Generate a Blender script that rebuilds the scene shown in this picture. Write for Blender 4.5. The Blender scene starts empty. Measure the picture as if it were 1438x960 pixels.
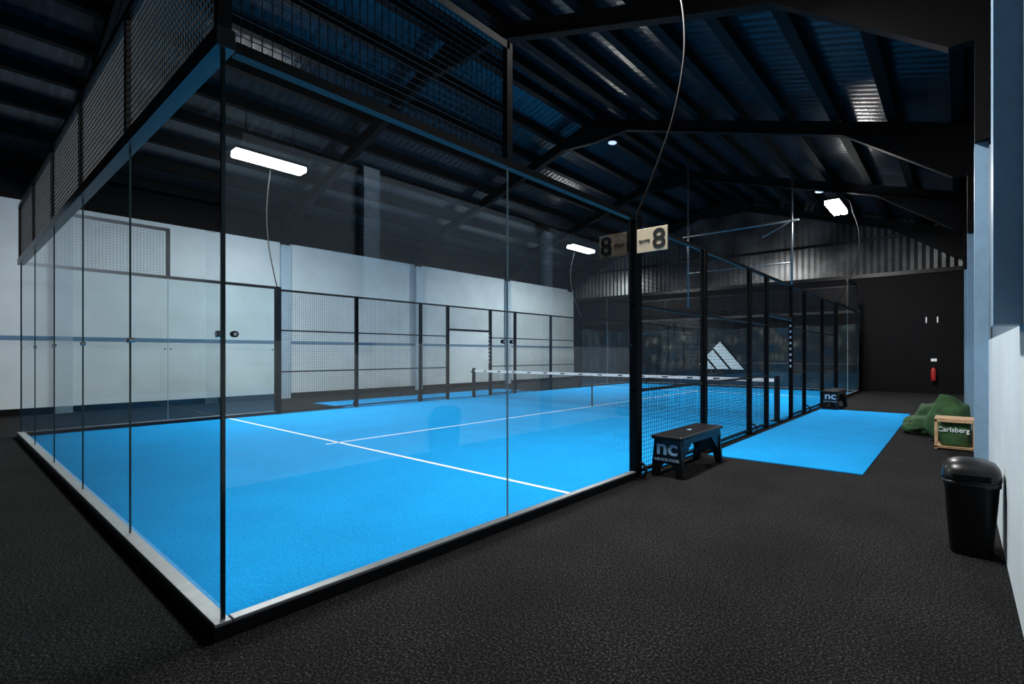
import bpy, bmesh, math, random
from mathutils import Vector, noise
random.seed(4)
scene = bpy.context.scene
D = bpy.data

# ---------------------------------------------------------------- materials
def mat(name, col, rough=0.6, metal=0.0, spec=0.5, noise_amt=0.0, noise_scale=8.0, bump=0.0, bump_scale=60.0, col2=None):
    m = D.materials.new(name); m.use_nodes = True
    nt = m.node_tree; b = nt.nodes['Principled BSDF']
    b.inputs['Base Color'].default_value = (*col, 1)
    b.inputs['Roughness'].default_value = rough
    b.inputs['Metallic'].default_value = metal
    b.inputs['Specular IOR Level'].default_value = spec
    tc = nt.nodes.new('ShaderNodeTexCoord')
    if noise_amt > 0 or col2:
        n = nt.nodes.new('ShaderNodeTexNoise'); n.inputs['Scale'].default_value = noise_scale
        n.inputs['Detail'].default_value = 4
        nt.links.new(tc.outputs['Object'], n.inputs['Vector'])
        r = nt.nodes.new('ShaderNodeValToRGB')
        c2 = col2 or tuple(c*(1-noise_amt) for c in col)
        r.color_ramp.elements[0].position = 0.35; r.color_ramp.elements[1].position = 0.65
        r.color_ramp.elements[0].color = (*c2, 1); r.color_ramp.elements[1].color = (*col, 1)
        nt.links.new(n.outputs['Fac'], r.inputs['Fac'])
        nt.links.new(r.outputs['Color'], b.inputs['Base Color'])
    if bump > 0:
        n2 = nt.nodes.new('ShaderNodeTexNoise'); n2.inputs['Scale'].default_value = bump_scale
        nt.links.new(tc.outputs['Object'], n2.inputs['Vector'])
        bp = nt.nodes.new('ShaderNodeBump'); bp.inputs['Strength'].default_value = bump
        bp.inputs['Distance'].default_value = 0.02
        nt.links.new(n2.outputs['Fac'], bp.inputs['Height'])
        nt.links.new(bp.outputs['Normal'], b.inputs['Normal'])
    return m

M = {}
M['black'] = mat('black_painted_steel', (0.005,0.005,0.006), 0.4, spec=.3, noise_amt=.2)
M['blackm'] = mat('matt_black_steel', (0.003,0.003,0.0035), 0.6, spec=.12, noise_amt=.2)
M['beam'] = mat('satin_black_beam', (0.05,0.055,0.06), 0.3, metal=.4, noise_amt=.2)
M['wire'] = mat('black_coated_wire', (0.012,0.012,0.014), 0.45, 0.2, noise_amt=.2)
M['wiret'] = mat('welded_mesh_wire', (0.16,0.155,0.15), 0.4, 0.6, noise_amt=.2)
M['netw'] = mat('net_cord', (0.012,0.012,0.012), 0.8, noise_amt=.2)
M['alu'] = mat('aluminium_cap', (0.36,0.37,0.38), 0.42, 0.3, noise_amt=.15, noise_scale=12)
M['white'] = mat('white_band', (0.85,0.85,0.85), 0.7, noise_amt=.05)
M['line'] = mat('court_line_white', (0.85,0.88,0.92), 0.9, noise_amt=.08, noise_scale=200)
M['wall'] = mat('painted_wall_pale', (0.55,0.64,0.70), 0.75, noise_amt=.12, noise_scale=1.2, bump=.1, bump_scale=30)
M['wallb'] = mat('painted_wall_slate_blue', (0.10,0.15,0.20), 0.7, noise_amt=.12, noise_scale=1.2, bump=.1, bump_scale=30)
M['wallk'] = mat('painted_wall_black', (0.0035,0.0035,0.004), 0.7, spec=.12, noise_amt=.3, noise_scale=2)
M['bluecol'] = mat('painted_column_blue', (0.22,0.36,0.50), 0.5, noise_amt=.1)
M['bluecoll'] = mat('painted_column_pale_blue', (0.34,0.46,0.57), 0.5, noise_amt=.1)
M['bluestrip'] = mat('ledge_strip_blue', (0.08,0.18,0.30), 0.5, noise_amt=.1)
M['tarp'] = mat('black_tarpaulin', (0.016,0.018,0.021), 0.34, noise_amt=.2, noise_scale=3)
M['clad'] = mat('corrugated_metal', (0.13,0.135,0.14), 0.33, 0.7, noise_amt=.7, noise_scale=.9)
M['plastic'] = mat('black_plastic', (0.007,0.007,0.008), 0.35, spec=.35, noise_amt=.1)
M['wood'] = mat('pine_wood', (0.60,0.38,0.20), 0.6, noise_amt=.25, noise_scale=14)
M['ply'] = mat('pale_plywood', (0.72,0.60,0.42), 0.6, noise_amt=.10, noise_scale=10)
M['green'] = mat('green_fabric', (0.04,0.115,0.035), 0.85, noise_amt=.5, noise_scale=6, bump=.3, bump_scale=25)
M['red'] = mat('red_enamel', (0.35,0.012,0.012), 0.35, noise_amt=.1)
M['steel'] = mat('galvanised_pipe', (0.18,0.22,0.25), 0.35, 0.7, noise_amt=.2)
M['chrome'] = mat('chrome_clamp', (0.6,0.6,0.6), 0.2, 1.0, noise_amt=.05)
M['gedge'] = mat('glass_edge', (0.012,0.03,0.03), 0.15, noise_amt=.1)
M['gedgel'] = mat('glass_edge_polished', (0.45,0.52,0.52), 0.2, noise_amt=.1)
M['text'] = mat('print_ink_black', (0.01,0.01,0.01), 0.6, noise_amt=.05)
M['textw'] = mat('print_ink_white', (0.8,0.85,0.88), 0.6, noise_amt=.05)
M['textb'] = mat('print_ink_blue', (0.40,0.68,0.92), 0.6, noise_amt=.05)

def carpet(name, c1, c2, scale, bump=.5, p0=.45, p1=.62, big=0.25, spec=.1, det=3):
    m = D.materials.new(name); m.use_nodes = True
    nt = m.node_tree; b = nt.nodes['Principled BSDF']
    b.inputs['Roughness'].default_value = 0.95
    b.inputs['Specular IOR Level'].default_value = spec
    tc = nt.nodes.new('ShaderNodeTexCoord')
    n = nt.nodes.new('ShaderNodeTexNoise'); n.inputs['Scale'].default_value = scale
    n.inputs['Detail'].default_value = det; n.inputs['Roughness'].default_value=.8
    nt.links.new(tc.outputs['Object'], n.inputs['Vector'])
    r = nt.nodes.new('ShaderNodeValToRGB')
    r.color_ramp.elements[0].position = p0; r.color_ramp.elements[1].position = p1
    r.color_ramp.elements[0].color = (*c1,1); r.color_ramp.elements[1].color = (*c2,1)
    nt.links.new(n.outputs['Fac'], r.inputs['Fac'])
    n2 = nt.nodes.new('ShaderNodeTexNoise'); n2.inputs['Scale'].default_value = 1.3; n2.inputs['Detail'].default_value = 5
    nt.links.new(tc.outputs['Object'], n2.inputs['Vector'])
    mr = nt.nodes.new('ShaderNodeMapRange'); mr.inputs['From Min'].default_value=.3; mr.inputs['From Max'].default_value=.7
    mr.inputs['To Min'].default_value = 1-big; mr.inputs['To Max'].default_value = 1.0
    nt.links.new(n2.outputs['Fac'], mr.inputs['Value'])
    mx = nt.nodes.new('ShaderNodeVectorMath'); mx.operation='SCALE'
    nt.links.new(r.outputs['Color'], mx.inputs[0]); nt.links.new(mr.outputs['Result'], mx.inputs['Scale'])
    nt.links.new(mx.outputs['Vector'], b.inputs['Base Color'])
    if bump>0:
        bp = nt.nodes.new('ShaderNodeBump'); bp.inputs['Strength'].default_value = bump; bp.inputs['Distance'].default_value=.01
        nt.links.new(n.outputs['Fac'], bp.inputs['Height']); nt.links.new(bp.outputs['Normal'], b.inputs['Normal'])
    return m
M['carpet'] = carpet('charcoal_carpet', (0.0015,0.0015,0.0017), (0.19,0.19,0.20), 75, 0, .50, .80, big=.45, det=9)
M['turf'] = carpet('blue_turf', (0.0,0.19,0.56), (0.01,0.43,0.88), 70, .15, .36, .66, big=.12, det=8)

def glassmat():
    m = D.materials.new('tempered_glass'); m.use_nodes = True
    nt = m.node_tree
    for n in list(nt.nodes): nt.nodes.remove(n)
    out = nt.nodes.new('ShaderNodeOutputMaterial')
    tr = nt.nodes.new('ShaderNodeBsdfTransparent'); tr.inputs['Color'].default_value = (0.87,0.95,0.955,1)
    gl = nt.nodes.new('ShaderNodeBsdfGlossy'); gl.inputs['Roughness'].default_value = 0.0
    gl.inputs['Color'].default_value = (1,1,1,1)
    lw = nt.nodes.new('ShaderNodeLayerWeight'); lw.inputs['Blend'].default_value = 0.5
    pw = nt.nodes.new('ShaderNodeMath'); pw.operation='POWER'; pw.inputs[1].default_value = 4.5
    ml = nt.nodes.new('ShaderNodeMath'); ml.operation='MULTIPLY_ADD'; ml.inputs[1].default_value=.9; ml.inputs[2].default_value=.07
    nt.links.new(lw.outputs['Facing'], pw.inputs[0]); nt.links.new(pw.outputs[0], ml.inputs[0])
    mx = nt.nodes.new('ShaderNodeMixShader')
    nt.links.new(ml.outputs[0], mx.inputs['Fac']); nt.links.new(tr.outputs[0], mx.inputs[1]); nt.links.new(gl.outputs[0], mx.inputs[2])
    nt.links.new(mx.outputs[0], out.inputs['Surface'])
    return m
M['glass'] = glassmat()

def emis(name, col, s):
    m = D.materials.new(name); m.use_nodes=True
    b = m.node_tree.nodes['Principled BSDF']
    b.inputs['Base Color'].default_value=(*col,1)
    b.inputs['Emission Color'].default_value=(*col,1); b.inputs['Emission Strength'].default_value=s
    return m
M['lamp'] = emis('led_diffuser', (1,0.98,0.93), 60)
M['dim'] = emis('dim_lens', (.6,0.75,1), .9)

def roofmat():
    m = D.materials.new('roof_sheet_dark'); m.use_nodes=True
    nt=m.node_tree; b=nt.nodes['Principled BSDF']
    b.inputs['Roughness'].default_value=.26; b.inputs['Metallic'].default_value=.5
    tc=nt.nodes.new('ShaderNodeTexCoord')
    mp=nt.nodes.new('ShaderNodeMapping'); mp.inputs['Scale'].default_value=(1.0,6.0,1.0)
    nt.links.new(tc.outputs['Object'],mp.inputs['Vector'])
    n=nt.nodes.new('ShaderNodeTexNoise'); n.inputs['Scale'].default_value=1.5; n.inputs['Detail'].default_value=5
    nt.links.new(mp.outputs['Vector'],n.inputs['Vector'])
    r=nt.nodes.new('ShaderNodeValToRGB'); r.color_ramp.elements[0].position=.3; r.color_ramp.elements[1].position=.7
    r.color_ramp.elements[0].color=(.014,.018,.023,1); r.color_ramp.elements[1].color=(.042,.052,.064,1)
    nt.links.new(n.outputs['Fac'],r.inputs['Fac']); nt.links.new(r.outputs['Color'],b.inputs['Base Color'])
    w=nt.nodes.new('ShaderNodeTexWave'); w.bands_direction='Y'; w.inputs['Scale'].default_value=1.6; w.inputs['Distortion'].default_value=0
    nt.links.new(tc.outputs['Object'],w.inputs['Vector'])
    bp=nt.nodes.new('ShaderNodeBump'); bp.inputs['Strength'].default_value=.12; bp.inputs['Distance'].default_value=.03
    nt.links.new(w.outputs['Fac'],bp.inputs['Height']); nt.links.new(bp.outputs['Normal'],b.inputs['Normal'])
    return m
M['roof']=roofmat()

# ---------------------------------------------------------------- builders
# court coordinates: X across the court (from the near side), Y along it.  world x = -X
def W(X,Y,Z): return Vector((-X,Y,Z))

class MB:
    def __init__(s): s.v=[]; s.f=[]; s.mi=[]; s.mats=[]
    def mid(s,k):
        if k not in s.mats: s.mats.append(k)
        return s.mats.index(k)
    def box(s,X0,X1,Y0,Y1,Z0,Z1,k):
        a,b=sorted((-X0,-X1)); c,d=sorted((Y0,Y1)); e,f=sorted((Z0,Z1)); n=len(s.v); m=s.mid(k)
        s.v+=[(a,c,e),(b,c,e),(b,d,e),(a,d,e),(a,c,f),(b,c,f),(b,d,f),(a,d,f)]
        for q in ((0,3,2,1),(4,5,6,7),(0,1,5,4),(1,2,6,5),(2,3,7,6),(3,0,4,7)):
            s.f.append(tuple(n+i for i in q)); s.mi.append(m)
    def quad(s,pts,k):
        n=len(s.v); s.v+=[tuple(W(*p)) for p in pts]; s.f.append(tuple(range(n,n+len(pts)))); s.mi.append(s.mid(k))
    def prism(s,poly,off,k):
        n=len(s.v); m=s.mid(k); c=len(poly)
        s.v+=[tuple(W(*p)) for p in poly]+[tuple(W(p[0]+off[0],p[1]+off[1],p[2]+off[2])) for p in poly]
        s.f.append(tuple(range(n,n+c))); s.mi.append(m)
        s.f.append(tuple(range(n+2*c-1,n+c-1,-1))); s.mi.append(m)
        for i in range(c):
            j=(i+1)%c; s.f.append((n+i,n+j,n+c+j,n+c+i)); s.mi.append(m)
    def cyl(s,p0,p1,r,k,seg=12):
        a=W(*p0); b=W(*p1); d=(b-a).normalized()
        u=d.orthogonal().normalized(); w=d.cross(u); n=len(s.v); m=s.mid(k)
        for p in (a,b):
            for i in range(seg):
                t=2*math.pi*i/seg; s.v.append(tuple(p+u*math.cos(t)*r+w*math.sin(t)*r))
        for i in range(seg):
            j=(i+1)%seg; s.f.append((n+i,n+j,n+seg+j,n+seg+i)); s.mi.append(m)
        s.f.append(tuple(range(n+seg-1,n-1,-1))); s.mi.append(m)
        s.f.append(tuple(range(n+seg,n+2*seg))); s.mi.append(m)
    def obj(s,name,parent=None,bevel=0,smooth=False):
        me=D.meshes.new(name); me.from_pydata(s.v,[],s.f)
        for k in s.mats: me.materials.append(M[k])
        me.polygons.foreach_set('material_index',s.mi)
        bm=bmesh.new(); bm.from_mesh(me); bmesh.ops.recalc_face_normals(bm,faces=bm.faces); bm.to_mesh(me); bm.free()
        if smooth: me.polygons.foreach_set('use_smooth',[True]*len(me.polygons))
        me.update()
        o=D.objects.new(name,me); scene.collection.objects.link(o)
        if parent: o.parent=parent
        if bevel>0:
            b=o.modifiers.new('bevel','BEVEL'); b.width=bevel; b.segments=3; b.limit_method='ANGLE'
        return o
def empty(name):
    e=D.objects.new(name,None); scene.collection.objects.link(e); e.empty_display_size=.2; return e
def text(body,loc,size,k,name,parent=None,rot=(math.pi/2,0,0),align='CENTER',bold=0.0,sx=1.0):
    c=D.curves.new(name,'FONT'); c.body=body; c.size=size; c.align_x=align; c.align_y='CENTER'
    c.extrude=.002; c.offset=bold; c.materials.append(M[k])
    o=D.objects.new(name,c); o.location=W(*loc); o.rotation_euler=rot; o.scale=(sx,1,1)
    scene.collection.objects.link(o)
    if parent: o.parent=parent
    return o
def tube(pts,r,k,name,parent=None,bez=True):
    c=D.curves.new(name,'CURVE'); c.dimensions='3D'; c.bevel_depth=r; c.bevel_resolution=3
    sp=c.splines.new('BEZIER'); sp.bezier_points.add(len(pts)-1)
    for bp,p in zip(sp.bezier_points,pts):
        bp.co=W(*p); bp.handle_left_type=bp.handle_right_type='AUTO' if bez else 'VECTOR'
    c.materials.append(M[k]); o=D.objects.new(name,c); scene.collection.objects.link(o)
    if parent: o.parent=parent
    return o

# ---------------------------------------------------------------- room
XR,XL=-3.27,14.6; YN,YF=-7.0,21.3
RX=(XR+XL)/2; RZ=8.7; EZ=6.05; SL=(RZ-EZ)/(XL-RX)
def rz(X): return RZ-abs(X-RX)*SL
b=MB(); b.box(XR-.3,XL+.3,YN-.3,YF+.3,-.1,0,'carpet'); b.obj('floor')
b=MB()
b.box(XR-.25,XR-.03,YN,YF,0,3.9,'wallb'); b.box(XR-.25,XR,YN,YF,0,1.6,'wall')
b.box(XR-.25,XR-.03,YN,YF,3.9,EZ+.05,'wallk'); b.obj('wall_right')
b=MB()
b.box(XL+.03,XL+.25,YN,YF,0,5.09,'wall'); b.box(XL,XL+.25,YN,YF,0,1.86,'wall')
b.box(XL+.03,XL+.25,YN,YF,5.09,EZ+.05,'wallk'); b.obj('wall_left')
b=MB(); b.box(XL-.012,XL,YN,YF,1.78,1.88,'bluestrip'); b.obj('ledge_strip_1')  # thin dark blue strip along the top edge of the left ledge
b=MB(); b.box(XL-.03,XL,YN,YF,0,.16,'wallk'); b.obj('baseboard_left')
b=MB(); b.prism([(XR-.25,YN,0),(XL+.25,YN,0),(XL+.25,YN,EZ),(RX,YN,RZ),(XR-.25,YN,EZ)],(0,-.2,0),'wallk'); b.obj('wall_near')
b=MB(); b.prism([(XR-.25,YF+.08,0),(XL+.25,YF+.08,0),(XL+.25,YF+.08,EZ),(RX,YF+.08,RZ),(XR-.25,YF+.08,EZ)],(0,.2,0),'wallk')
b.box(XR,XL,YF,YF+.08,0,4.5,'wallk')
n=int((XL-XR)/.12); prof=[]
for i in range(n+1):
    X=XR+.001+(XL-XR-.002)*i/n; prof.append((X,YF+(.02 if i%2 else .065)))
for i in range(n):
    (a,ya),(c,yc)=prof[i],prof[i+1]
    b.quad([(a,ya,4.5),(c,yc,4.5),(c,yc,rz(c)-.02),(a,ya,rz(a)-.02)],'clad')
b.box(XR,XL,YF-.06,YF+.02,4.45,4.6,'black'); b.box(XR+1,XL-1,YF-.05,YF+.02,5.9,6.0,'black')
b.obj('wall_far')
# ceiling
b=MB()
for s in (XR-.25,XL+.25):
    b.prism([(RX,YN-.2,RZ),(s,YN-.2,rz(s)),(s,YN-.2,rz(s)+.08),(RX,YN-.2,RZ+.08)],(0,YF-YN+.4,0),'roof')
b.obj('ceiling')
# purlins
b=MB()
for side in (-1,1):
    for k in range(9):
        X=RX+side*(.3+k*1.05); z=rz(X)
        b.box(X-.05,X+.05,YN,YF,z-.22,z-.005,'blackm')
        b.box(X-.05,X+.13,YN,YF,z-.235,z-.22,'blackm')
b.obj('roof_purlins')
# portal frames
for Y in (-4,1,6,11,16,20.9):
    b=MB()
    for s,ex in ((-1,XR),(1,XL)):
        e=ex-s*.05; ze=rz(e)
        for (w,o0,o1) in ((.02,-.25,-.55),(.16,-.25,-.28),(.16,-.52,-.55)):
            b.prism([(RX,Y-w/2,RZ+o0),(e,Y-w/2,ze+o0),(e,Y-w/2,ze+o1),(RX,Y-w/2,RZ+o1)],(0,w,0),'blackm')
        hl,hd=(2.2,1.2) if s<0 else (1.6,.95)
        hx=e-s*hl
        b.prism([(e,Y-.07,ze-.5),(hx,Y-.07,rz(hx)-.54),(e-s*.3,Y-.07,ze-hd),(e,Y-.07,ze-hd)],(0,.14,0),'blackm')
        top=3.75 if s<0 else 5.0
        b.box(ex-s*.12 if s<0 else ex-s*.14,ex+s*.03,Y-.11,Y+.11,top,ze-.3,'blackm')
    b.prism([(RX-1.3,Y-.06,rz(RX-1.3)-.5),(RX,Y-.06,RZ-.5),(RX+1.3,Y-.06,rz(RX+1.3)-.5),(RX,Y-.06,RZ-.95)],(0,.12,0),'blackm')
    b.obj('roof_portal_frame')
for Y in (-2,2.58,6.1,11.1,16.1):
    b=MB(); b.box(XR,XR+.12,Y-.11,Y+.11,1.6 if Y==2.58 else 0,3.75 if Y>5 else 3.9,'bluecol'); b.obj('wall_column')
for Y in (-4,1,6,11,16):
    b=MB(); b.box(XL-.14,XL-.001,Y-.13,Y+.13,0,5.0,'bluecoll'); b.box(XL-.15,XL-.14,Y-.15,Y+.15,0,5.0,'bluecoll'); b.obj('wall_column')

# ---------------------------------------------------------------- court
b=MB(); b.box(.02,9.98,.02,19.98,0,.012,'turf'); court=b.obj('court_floor')
b=MB()
def ln(X0,X1,Y0,Y1): b.box(X0,X1,Y0,Y1,.012,.0145,'line')
ln(.06,9.94,3.03,3.08); ln(.06,9.94,16.92,16.97)
ln(4.975,5.025,2.85,17.15)
b.obj('court_line_marking',parent=court)
b=MB(); b.box(-2.1,-.15,5.8,13.2,0,.012,'turf'); b.obj('entrance_mat')
b=MB(); b.box(10.15,12.1,5.8,13.2,0,.012,'turf'); b.obj('entrance_mat')

enc=empty('padel_court_enclosure')
b=MB()
def kerb(X0,X1,Y0,Y1):
    b.box(X0,X1,Y0,Y1,0,.075,'black')
    b.box(X0+.004,X1-.004,Y0+.004,Y1-.004,.075,.09,'alu')
kerb(-.045,10.045,-.05,.03); kerb(-.045,10.045,19.97,20.05)
for X in (0,10):
    kerb(X-.045,X+.03,.03,4.0); kerb(X-.045,X+.03,16,19.97)
b.obj('kerb',enc,bevel=.003)
# glass
b=MB(); e=MB(); c=MB()
GT=3.0; g=.004
for i in range(5):
    for Y in (0,20):
        b.quad([(i*2+g,Y,.09),((i+1)*2-g,Y,.09),((i+1)*2-g,Y,GT),(i*2+g,Y,GT)],'glass')
for X in (0,10):
    for Y0 in (0,2,16,18):
        b.quad([(X,Y0+g,.09),(X,Y0+2-g,.09),(X,Y0+2-g,GT),(X,Y0+g,GT)],'glass')
b.obj('glass_panels',enc)
for i in range(1,5):
    for Y in (0,20):
        e.box(i*2-.003,i*2+.003,Y-.006,Y+.006,.09,GT,'gedge')
for X in (0,10):
    for Y0 in (2,18): e.box(X-.006,X+.006,Y0-g,Y0+g,.09,GT,'gedgel')
    for Y0 in (0,20): e.box(X-.009,X+.009,Y0-.009,Y0+.009,.09,GT,'gedge')
e.obj('glass_edges',enc)
for i in range(0,6):
    for Y in (0,20):
        for dx in ((-.06,.06) if 0<i<5 else ((.06,) if i==0 else (-.06,))):
            c.cyl((i*2+dx,Y-.012,1.55),(i*2+dx,Y+.012,1.55),.018,'chrome')
        if 0<i<5: c.box(i*2-.06,i*2+.06,Y+.008,Y+.016,1.535,1.565,'black')
for X in (0,10):
    for Y0,ds in ((0,(.05,)),(2,(-.05,.05)),(4,(-.05,)),(16,(.05,)),(18,(-.05,.05)),(20,(-.05,))):
        for d in ds:
            c.cyl((X-.012,Y0+d,1.55),(X+.012,Y0+d,1.55),.017,'black'); c.cyl((X-.014,Y0+d,1.55),(X+.014,Y0+d,1.55),.009,'chrome')
c.obj('glass_clamps',enc)
# frame
b=MB()
for Y in (0,20):
    b.box(-.05,10.05,Y-.04,Y+.04,GT,GT+.10,'beam'); b.box(-.04,10.04,Y-.03,Y+.03,3.98,4.04,'black')
    for i in range(6): b.box(i*2-.03,i*2+.03,Y-.03,Y+.03,GT+.1,3.98,'black')
for X in (0,10):
    b.box(X-.035,X+.035,.05,4,GT,GT+.06,'black'); b.box(X-.035,X+.035,16,19.95,GT,GT+.06,'black')
    for a in (0,18):
        b.box(X-.03,X+.03,a,a+2,3.98,4.04,'black')
    for Y in (2,18): b.box(X-.03,X+.03,Y-.03,Y+.03,GT+.06,4.04,'black')
    for Y in (4,16):
        b.box(X-.05,X+.05,Y,Y+.12 if Y==4 else Y-.12,0,GT+.06,'blackm')
    for Y in (6,8,12,14,9.0,10.8):
        b.box(X-.04,X+.04,Y-.04,Y+.04,0,3.0,'blackm')
    b.box(X-.025,X+.025,4,16,2.96,3.01,'black')
    b.box(X-.03,X+.03,9,10.8,2.2,2.27,'black')
    for z in (.05,1.0,2.0):
        for (y0,y1) in ((4,9),(10.8,16)):
            b.box(X-.018,X+.018,y0,y1,z,z+.035,'black')
    for Y in (4.06,6,8,9,10.8,12,14,15.94):
        b.box(X-.09,X+.09,Y-.09,Y+.09,0,.012,'black')
b.obj('steel_frame',enc)
fe=MB()
for X in (0,10):
    o=-1 if X==0 else 1
    for Y in (4.06,6,8,12,14,15.94):
        prev=None
        for k in range(9):
            t=math.pi*k/8
            p=(X+o*(.05+.09*math.sin(t)),Y,.10+.085*math.cos(t))
            if prev: fe.cyl(prev,p,.018,'black',8)
            prev=p
fe.obj('post_feet',enc,smooth=True)
b=MB()
for X in (0,10):
    for k in range(9):
        z=1.15+k*.13
        b.box(X-.02,X+.02,10.755,10.7605,z,z+.05,'white')
b.obj('gate_post_stickers',enc)
def wires(b,axis,fixed,a0,a1,z0,z1,k,sp=.05,r=.0022):
    n=max(1,round((a1-a0)/sp))
    for i in range(n+1):
        a=a0+(a1-a0)*i/n
        if axis=='X': b.box(a-r,a+r,fixed-r,fixed+r,z0,z1,k)
        else: b.box(fixed-r,fixed+r,a-r,a+r,z0,z1,k)
    m=max(1,round((z1-z0)/sp))
    for i in range(m+1):
        z=z0+(z1-z0)*i/m
        if axis=='X': b.box(a0,a1,fixed-3*r,fixed-r,z-r,z+r,k)
        else: b.box(fixed-3*r,fixed-r,a0,a1,z-r,z+r,k)
b=MB()
for X in (0,10):
    wires(b,'Y',X,4.1,8.96,.05,2.97,'wire',r=.0019); wires(b,'Y',X,10.84,15.9,.05,2.97,'wire',r=.0019)
    wires(b,'Y',X,9.04,10.76,2.25,2.97,'wire',r=.0019)
b.obj('side_mesh',enc)
b=MB()
wires(b,'X',0,0,10,3.1,3.98,'wiret',r=.003); wires(b,'X',20,0,10,3.1,3.98,'wire')
for X in (0,10):
    for a in (0,18): wires(b,'Y',X,a+.03,a+1.97,3.06,3.98,'wire')
b.obj('upper_mesh',enc)

# net
net=empty('padel_net')
b=MB()
wires(b,'X',10,.12,9.88,.03,.86,'netw',sp=.045,r=.0018); b.obj('net_mesh',net)
b=MB(); b.box(.12,9.88,9.985,10.015,.85,.92,'white')
for k in range(14):
    x=.7+k*.66; b.box(x,x+.14,9.983,9.985,.868,.902,'text')
b.box(4.985,5.015,9.982,10.018,.012,.87,'netw'); b.obj('net_band',net)
b=MB()
for X in (.08,9.92):
    b.cyl((X,10,.012),(X,10,.98),.06,'black',16); b.box(X-.12,X+.12,9.88,10.12,.012,.03,'black')
    b.cyl((X,9.9,.86),(X,10.1,.86),.03,'black',10)
b.obj('net_posts',net)

# ---------------------------------------------------------------- far tarpaulin + logo
def tarp(name,fn,U,z0,z1,seed):
    me=D.meshes.new(name); bm=bmesh.new(); nu=int(U/.08); nz=24; grid=[]
    for i in range(nu+1):
        u=U*i/nu; row=[]
        sag=.08*abs(math.sin(u*math.pi/2.0+seed))
        for j in range(nz+1):
            t=j/nz; z=z0+(z1-sag-z0)*t
            d=.035*math.sin(u*5+seed+2*t)+.02*math.sin(u*13+3*t+seed)+.09*noise.noise(Vector((u*1.2+z,z*1.5-u,seed)))
            row.append(bm.verts.new(fn(u,d,z)))
        grid.append(row)
    for i in range(nu):
        for j in range(nz): bm.faces.new((grid[i][j],grid[i+1][j],grid[i+1][j+1],grid[i][j+1]))
    for f in bm.faces: f.smooth=True
    bm.to_mesh(me); bm.free(); me.materials.append(M['tarp'])
    o=D.objects.new(name,me); scene.collection.objects.link(o); return o
t1=tarp('backdrop_tarpaulin',lambda u,d,z:W(u+.0,20.35+d,z),10.3,.02,2.62,0)
t2=tarp('side_tarpaulin',lambda u,d,z:W(10.3+d,16.2+u,z),4.0,.02,2.6,2.)
t2.parent=t1
b=MB()
x0=4.34; z0=.78; ux,uz=.66,.75
for (off,L) in ((0,1.62),(.66,1.14),(1.32,.66)):
    w=.54; r=(x0+off)
    t=L-w*ux
    poly=[(r,20.16,z0),(r+ux*L,20.16,z0+uz*L),(r+w+ux*t,20.16,z0+uz*t),(r+w,20.16,z0)]
    b.prism(poly,(0,.01,0),'white')
b.obj('banner_logo',t1)

# ---------------------------------------------------------------- floodlights and cables
for (X,Y,Yl) in ((0,4,3.7),(10,4,3.9),(0,16,16),(10,16,16)):
    e=empty('floodlight'); s=-1 if X==0 else 1
    b=MB(); b.box(X-.21,X+.21,Yl-.76,Yl+.76,6.05,6.12,'black')
    for k in range(24): b.box(X-.16,X+.16,Yl-.69+k*.06,Yl-.68+k*.06,6.12,6.15,'black')
    b.cyl((X,Yl-.5,6.1),(X,Yl-.5,rz(X)-.1),.008,'black',6); b.cyl((X,Yl+.5,6.1),(X,Yl+.5,rz(X)-.1),.008,'black',6)
    b.obj('housing',e)
    b=MB()
    for q in (-.105,.105): b.box(X+q-.09,X+q+.09,Yl-.74,Yl+.74,5.93,6.05,'lamp')
    b.obj('diffuser',e,bevel=.03)
    ld=D.lights.new('led_array','AREA'); ld.shape='RECTANGLE'; ld.size=.36; ld.size_y=1.45; ld.energy=490; ld.color=(1,.985,.96)
    lo=D.objects.new('led_array',ld); lo.location=W(X,Yl,5.92); scene.collection.objects.link(lo); lo.parent=e
    tube([(X,Y+.05,3.03),(X+s*.22,Y+.05,3.45),(X+s*.55,Y+.05,4.3),(X+s*.62,Y+.05,5.1),(X+s*.45,Y+.05,5.8),(X+s*.3,Y+.05,6.2),(X,Y+.05,6.2)],.013,'blackm','supply_cable',e)
for (X,Y,Z) in ((5.67,12,8.1),(.6,16.6,6.76)):
    e=empty('pendant_lamp'); b=MB()
    b.cyl((X,Y,Z),(X,Y,Z+.02),.13,'dim',20); b.cyl((X,Y,Z+.02),(X,Y,Z+.12),.16,'black',20); b.cyl((X,Y,Z+.12),(X,Y,rz(X)-.05),.012,'black',8)
    b.obj('shade',e)

pf=empty('heating_pipe_frame')
b=MB()
for X in (1.1,4.6): b.cyl((X,15.2,3.1),(X,15.2,rz(X)-.2),.03,'steel')
b.cyl((.9,15.2,5.6),(4.8,15.2,5.6),.03,'steel'); b.cyl((1.1,15.2,4.3),(4.6,15.2,4.3),.02,'steel')
b.cyl((1.1,15.2,5.6),(2.0,15.2,5.2),.02,'steel')
b.obj('pipes',pf,smooth=True)

# ---------------------------------------------------------------- court number sign
sg=empty('court_number_sign')
b=MB(); b.box(-.07,-.46,3.97,3.985,2.60,2.87,'ply'); b.obj('board',sg,bevel=.003)
b=MB(); b.box(-.052,-.12,3.986,4.01,2.66,2.69,'black'); b.box(-.052,-.12,3.986,4.01,2.79,2.82,'black'); b.obj('bracket',sg)
text('8',(-.355,3.967,2.73),.30,'text','numeral',sg,bold=.003,sx=1.15)
text('CAMPO',(-.17,3.967,2.73),.042,'text','caption',sg)

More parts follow.
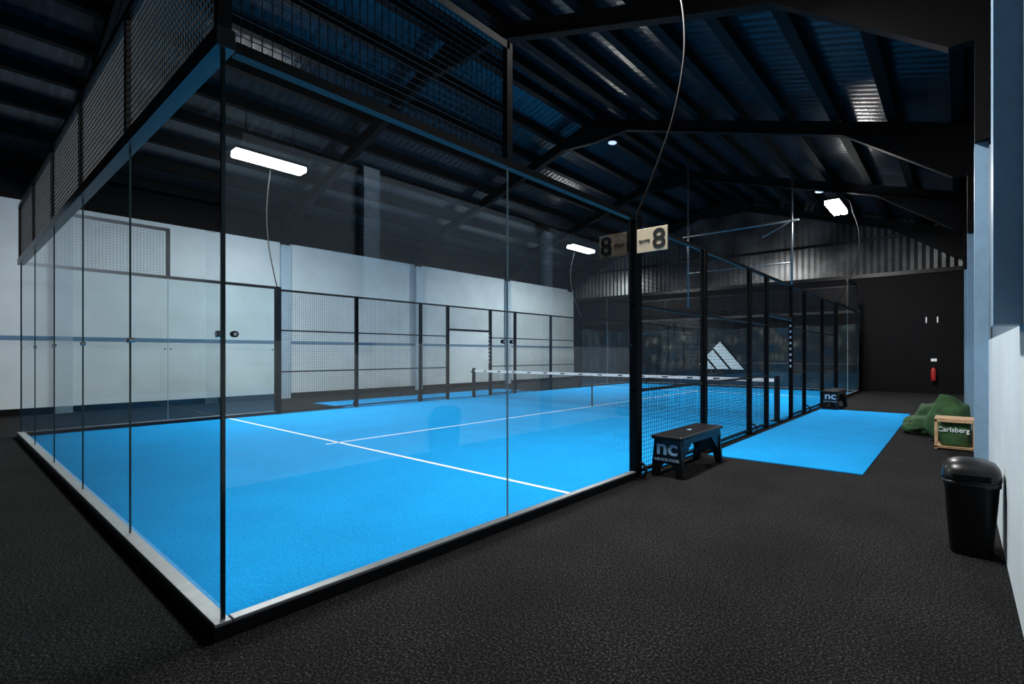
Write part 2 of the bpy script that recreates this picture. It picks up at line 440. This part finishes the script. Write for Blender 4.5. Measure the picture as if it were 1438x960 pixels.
# ---------------------------------------------------------------- benches
def bench(X,Y):
    e=empty('bench'); L=1.2; w=.36; h=.445
    b=MB(); b.box(X-w/2-.02,X+w/2+.02,Y-.03,Y+L+.03,h,h+.045,'plastic'); b.obj('seat',e,bevel=.018)
    b=MB()
    for y in (Y,Y+L-.05):
        a=w/2-.01; c=w/2+.03
        poly=[(X-a,y,h),(X+a,y,h),(X+c,y,0),(X+c-.085,y,0),(X+a-.085,y,.12),(X+.05,y,.16),(X-.05,y,.16),(X-a+.085,y,.12),(X-c+.085,y,0),(X-c,y,0)]
        b.prism(poly,(0,.05,0),'plastic')
    for y,s in ((Y+.05,1),(Y+L-.05,-1)):
        for xx in (X-w/2+.01,X+w/2-.05):
            b.prism([(xx,y,h),(xx,y+s*.34,h),(xx,y+s*.26,h-.07),(xx,y,.16)],(.04,0,0),'plastic')
    b.box(X-.02,X+.02,Y+.05,Y+L-.05,h-.09,h-.0,'plastic')
    b.box(X-w/2,X-w/2+.03,Y+.05,Y+L-.05,h-.07,h,'plastic'); b.box(X+w/2-.03,X+w/2,Y+.05,Y+L-.05,h-.07,h,'plastic')
    b.obj('frame',e,bevel=.006)
    text('nc',(X,Y-.003,.345),.25,'textb','logo',e,bold=.005,sx=1.2)
    text('INDOOR PADEL',(X,Y-.003,.205),.045,'textb','caption',e,bold=0)
    text('nc',(X-.0,Y+.6,h+.046),.09,'textb','seat_logo',e,rot=(0,0,math.pi/2),bold=.001)
bench(-.29,4.28); bench(-.35,13.25)

# ---------------------------------------------------------------- bin
def loft(name,secs,k,cx,cy,parent=None,n=32,cap=True,sup=4.):
    me=D.meshes.new(name); bm=bmesh.new(); rings=[]
    for (hx,hy,z) in secs:
        ring=[]
        for i in range(n):
            t=2*math.pi*i/n; c,s=math.cos(t),math.sin(t)
            ring.append(bm.verts.new((-cx+hx*math.copysign(abs(c)**(2/sup),c),cy+hy*math.copysign(abs(s)**(2/sup),s),z)))
        rings.append(ring)
    for a,b_ in zip(rings,rings[1:]):
        for i in range(n): bm.faces.new((a[i],a[(i+1)%n],b_[(i+1)%n],b_[i]))
    bm.faces.new(rings[0][::-1]); bm.faces.new(rings[-1])
    for f in bm.faces: f.smooth=True
    bmesh.ops.recalc_face_normals(bm,faces=bm.faces)
    bm.to_mesh(me); bm.free(); me.materials.append(M[k])
    o=D.objects.new(name,me); scene.collection.objects.link(o)
    if parent: o.parent=parent
    return o
bn=empty('waste_bin'); cx,cy=-3.08,3.72
loft('body',[(.12,.14,0),(.128,.15,.01),(.162,.18,.50),(.172,.19,.505),(.172,.19,.53),(.165,.182,.535)],'plastic',cx,cy,bn)
loft('lid',[(.172,.193,.53),(.178,.198,.54),(.176,.196,.575),(.167,.185,.615),(.142,.153,.65),(.09,.10,.672),(.02,.02,.678)],'plastic',cx,cy,bn,sup=3.)
b=MB(); b.box(cx+.11,cx-.11,cy-.200,cy-.185,.545,.595,'blackm'); b.obj('swing_flap',bn,bevel=.01)

# ---------------------------------------------------------------- crate and bean bags
cr=empty('wooden_crate'); b=MB()
X0,X1,Y0,Y1,H=-2.72,-3.22,8.35,8.80,.45
for X in (X0,X1+.035):
    for Y in (Y0,Y1-.035): b.box(X,X-.035,Y,Y+.035,0,H,'wood')
for z in (.02,H-.035):
    b.box(X0,X1,Y0,Y0+.03,z,z+.035,'wood'); b.box(X0,X1,Y1-.03,Y1,z,z+.035,'wood')
    b.box(X0,X0-.03,Y0,Y1,z,z+.035,'wood'); b.box(X1+.03,X1,Y0,Y1,z,z+.035,'wood')
b.box(X0-.0,X1,Y0,Y1,H,H+.02,'wood'); b.box(X0,X1,Y0,Y1,.03,.045,'wood')
b.obj('frame',cr,bevel=.003)
loft('green_liner',[(.17,.16,.047),(.19,.18,.08),(.20,.185,.3),(.17,.16,.39),(.05,.05,.41)],'green',-2.97,8.59,cr,sup=5)
text('Carlsberg',(-2.95,8.39,.30),.10,'textw','lettering',cr,bold=.001)

def beanbag(cx,cy,r,h,seed,lean=(0,0)):
    me=D.meshes.new('beanbag'); bm=bmesh.new(); bmesh.ops.create_uvsphere(bm,u_segments=64,v_segments=40,radius=1)
    for v in bm.verts:
        p=v.co.copy(); t=(p.z+1)/2
        rr=math.sqrt(max(0,1-p.z*p.z))
        prof=(rr**.55)*(1-.22*t*t)
        a=math.atan2(p.y,p.x)
        n=1+.16*noise.noise(p*1.6+Vector((seed,0,0)))+.05*math.sin(a*5+seed+4*t)*t+.05*noise.noise(p*4+Vector((seed,3,0)))
        z=t*h*(1+.15*noise.noise(p*1.5+Vector((0,seed,0))))+.04*h*noise.noise(p*4)-.015
        z=max(z,.002)
        v.co=Vector((math.cos(a)*prof*r*n+lean[0]*t*t,math.sin(a)*prof*r*n+lean[1]*t*t,z))
    for f in bm.faces: f.smooth=True
    bm.to_mesh(me); bm.free(); me.materials.append(M['green'])
    o=D.objects.new('beanbag',me); o.location=W(cx,cy,0); scene.collection.objects.link(o)
beanbag(-2.46,9.98,.31,.34,1.3,(.02,.02)); beanbag(-2.86,9.35,.31,.72,4.1,(.03,.05)); beanbag(-2.62,10.8,.32,.52,7.7,(.03,.0))

# ---------------------------------------------------------------- far wall details
ex=empty('fire_extinguisher'); X,Y=-2.3,21.18
loft('tank',[(.05,.05,.45),(.075,.075,.47),(.08,.08,.52),(.08,.08,.86),(.065,.065,.92),(.03,.03,.95)],'red',X,Y,ex,sup=2)
b=MB(); b.cyl((X,Y,.95),(X,Y,1.0),.02,'black'); b.box(X-.07,X+.03,Y-.015,Y+.015,1.0,1.03,'black'); b.box(X-.03,X+.03,Y+.07,Y+.12,.5,.9,'black'); b.obj('valve',ex)
tube([(X+.02,Y,.98),(X+.12,Y-.02,.95),(X+.13,Y-.02,.7),(X+.09,Y-.02,.55)],.01,'black','hose',ex)
b=MB(); b.box(-2.22,-2.4,21.285,21.299,1.18,1.28,'white'); b.obj('safety_sign')
b=MB(); b.box(-2.06,-2.1,21.285,21.299,2.60,2.82,'white'); b.obj('wall_notice')
b=MB(); b.box(-2.4,-2.44,21.285,21.299,2.60,2.82,'white'); b.obj('wall_notice')

# ---------------------------------------------------------------- world, camera
w=D.worlds.new('world'); scene.world=w; w.use_nodes=True
w.node_tree.nodes['Background'].inputs['Color'].default_value=(.02,.025,.03,1)
cam=D.cameras.new('camera'); co=D.objects.new('camera',cam); scene.collection.objects.link(co)
co.location=(3.0,-.886,1.446); co.rotation_euler=(math.pi/2,0,math.radians(37.2))
cam.sensor_width=36; cam.lens=690/1438*36; cam.shift_x=-101.7/1438; cam.shift_y=17/1438; cam.clip_start=.02
scene.camera=co
scene.view_settings.view_transform='Standard'
scene.view_settings.look='None'
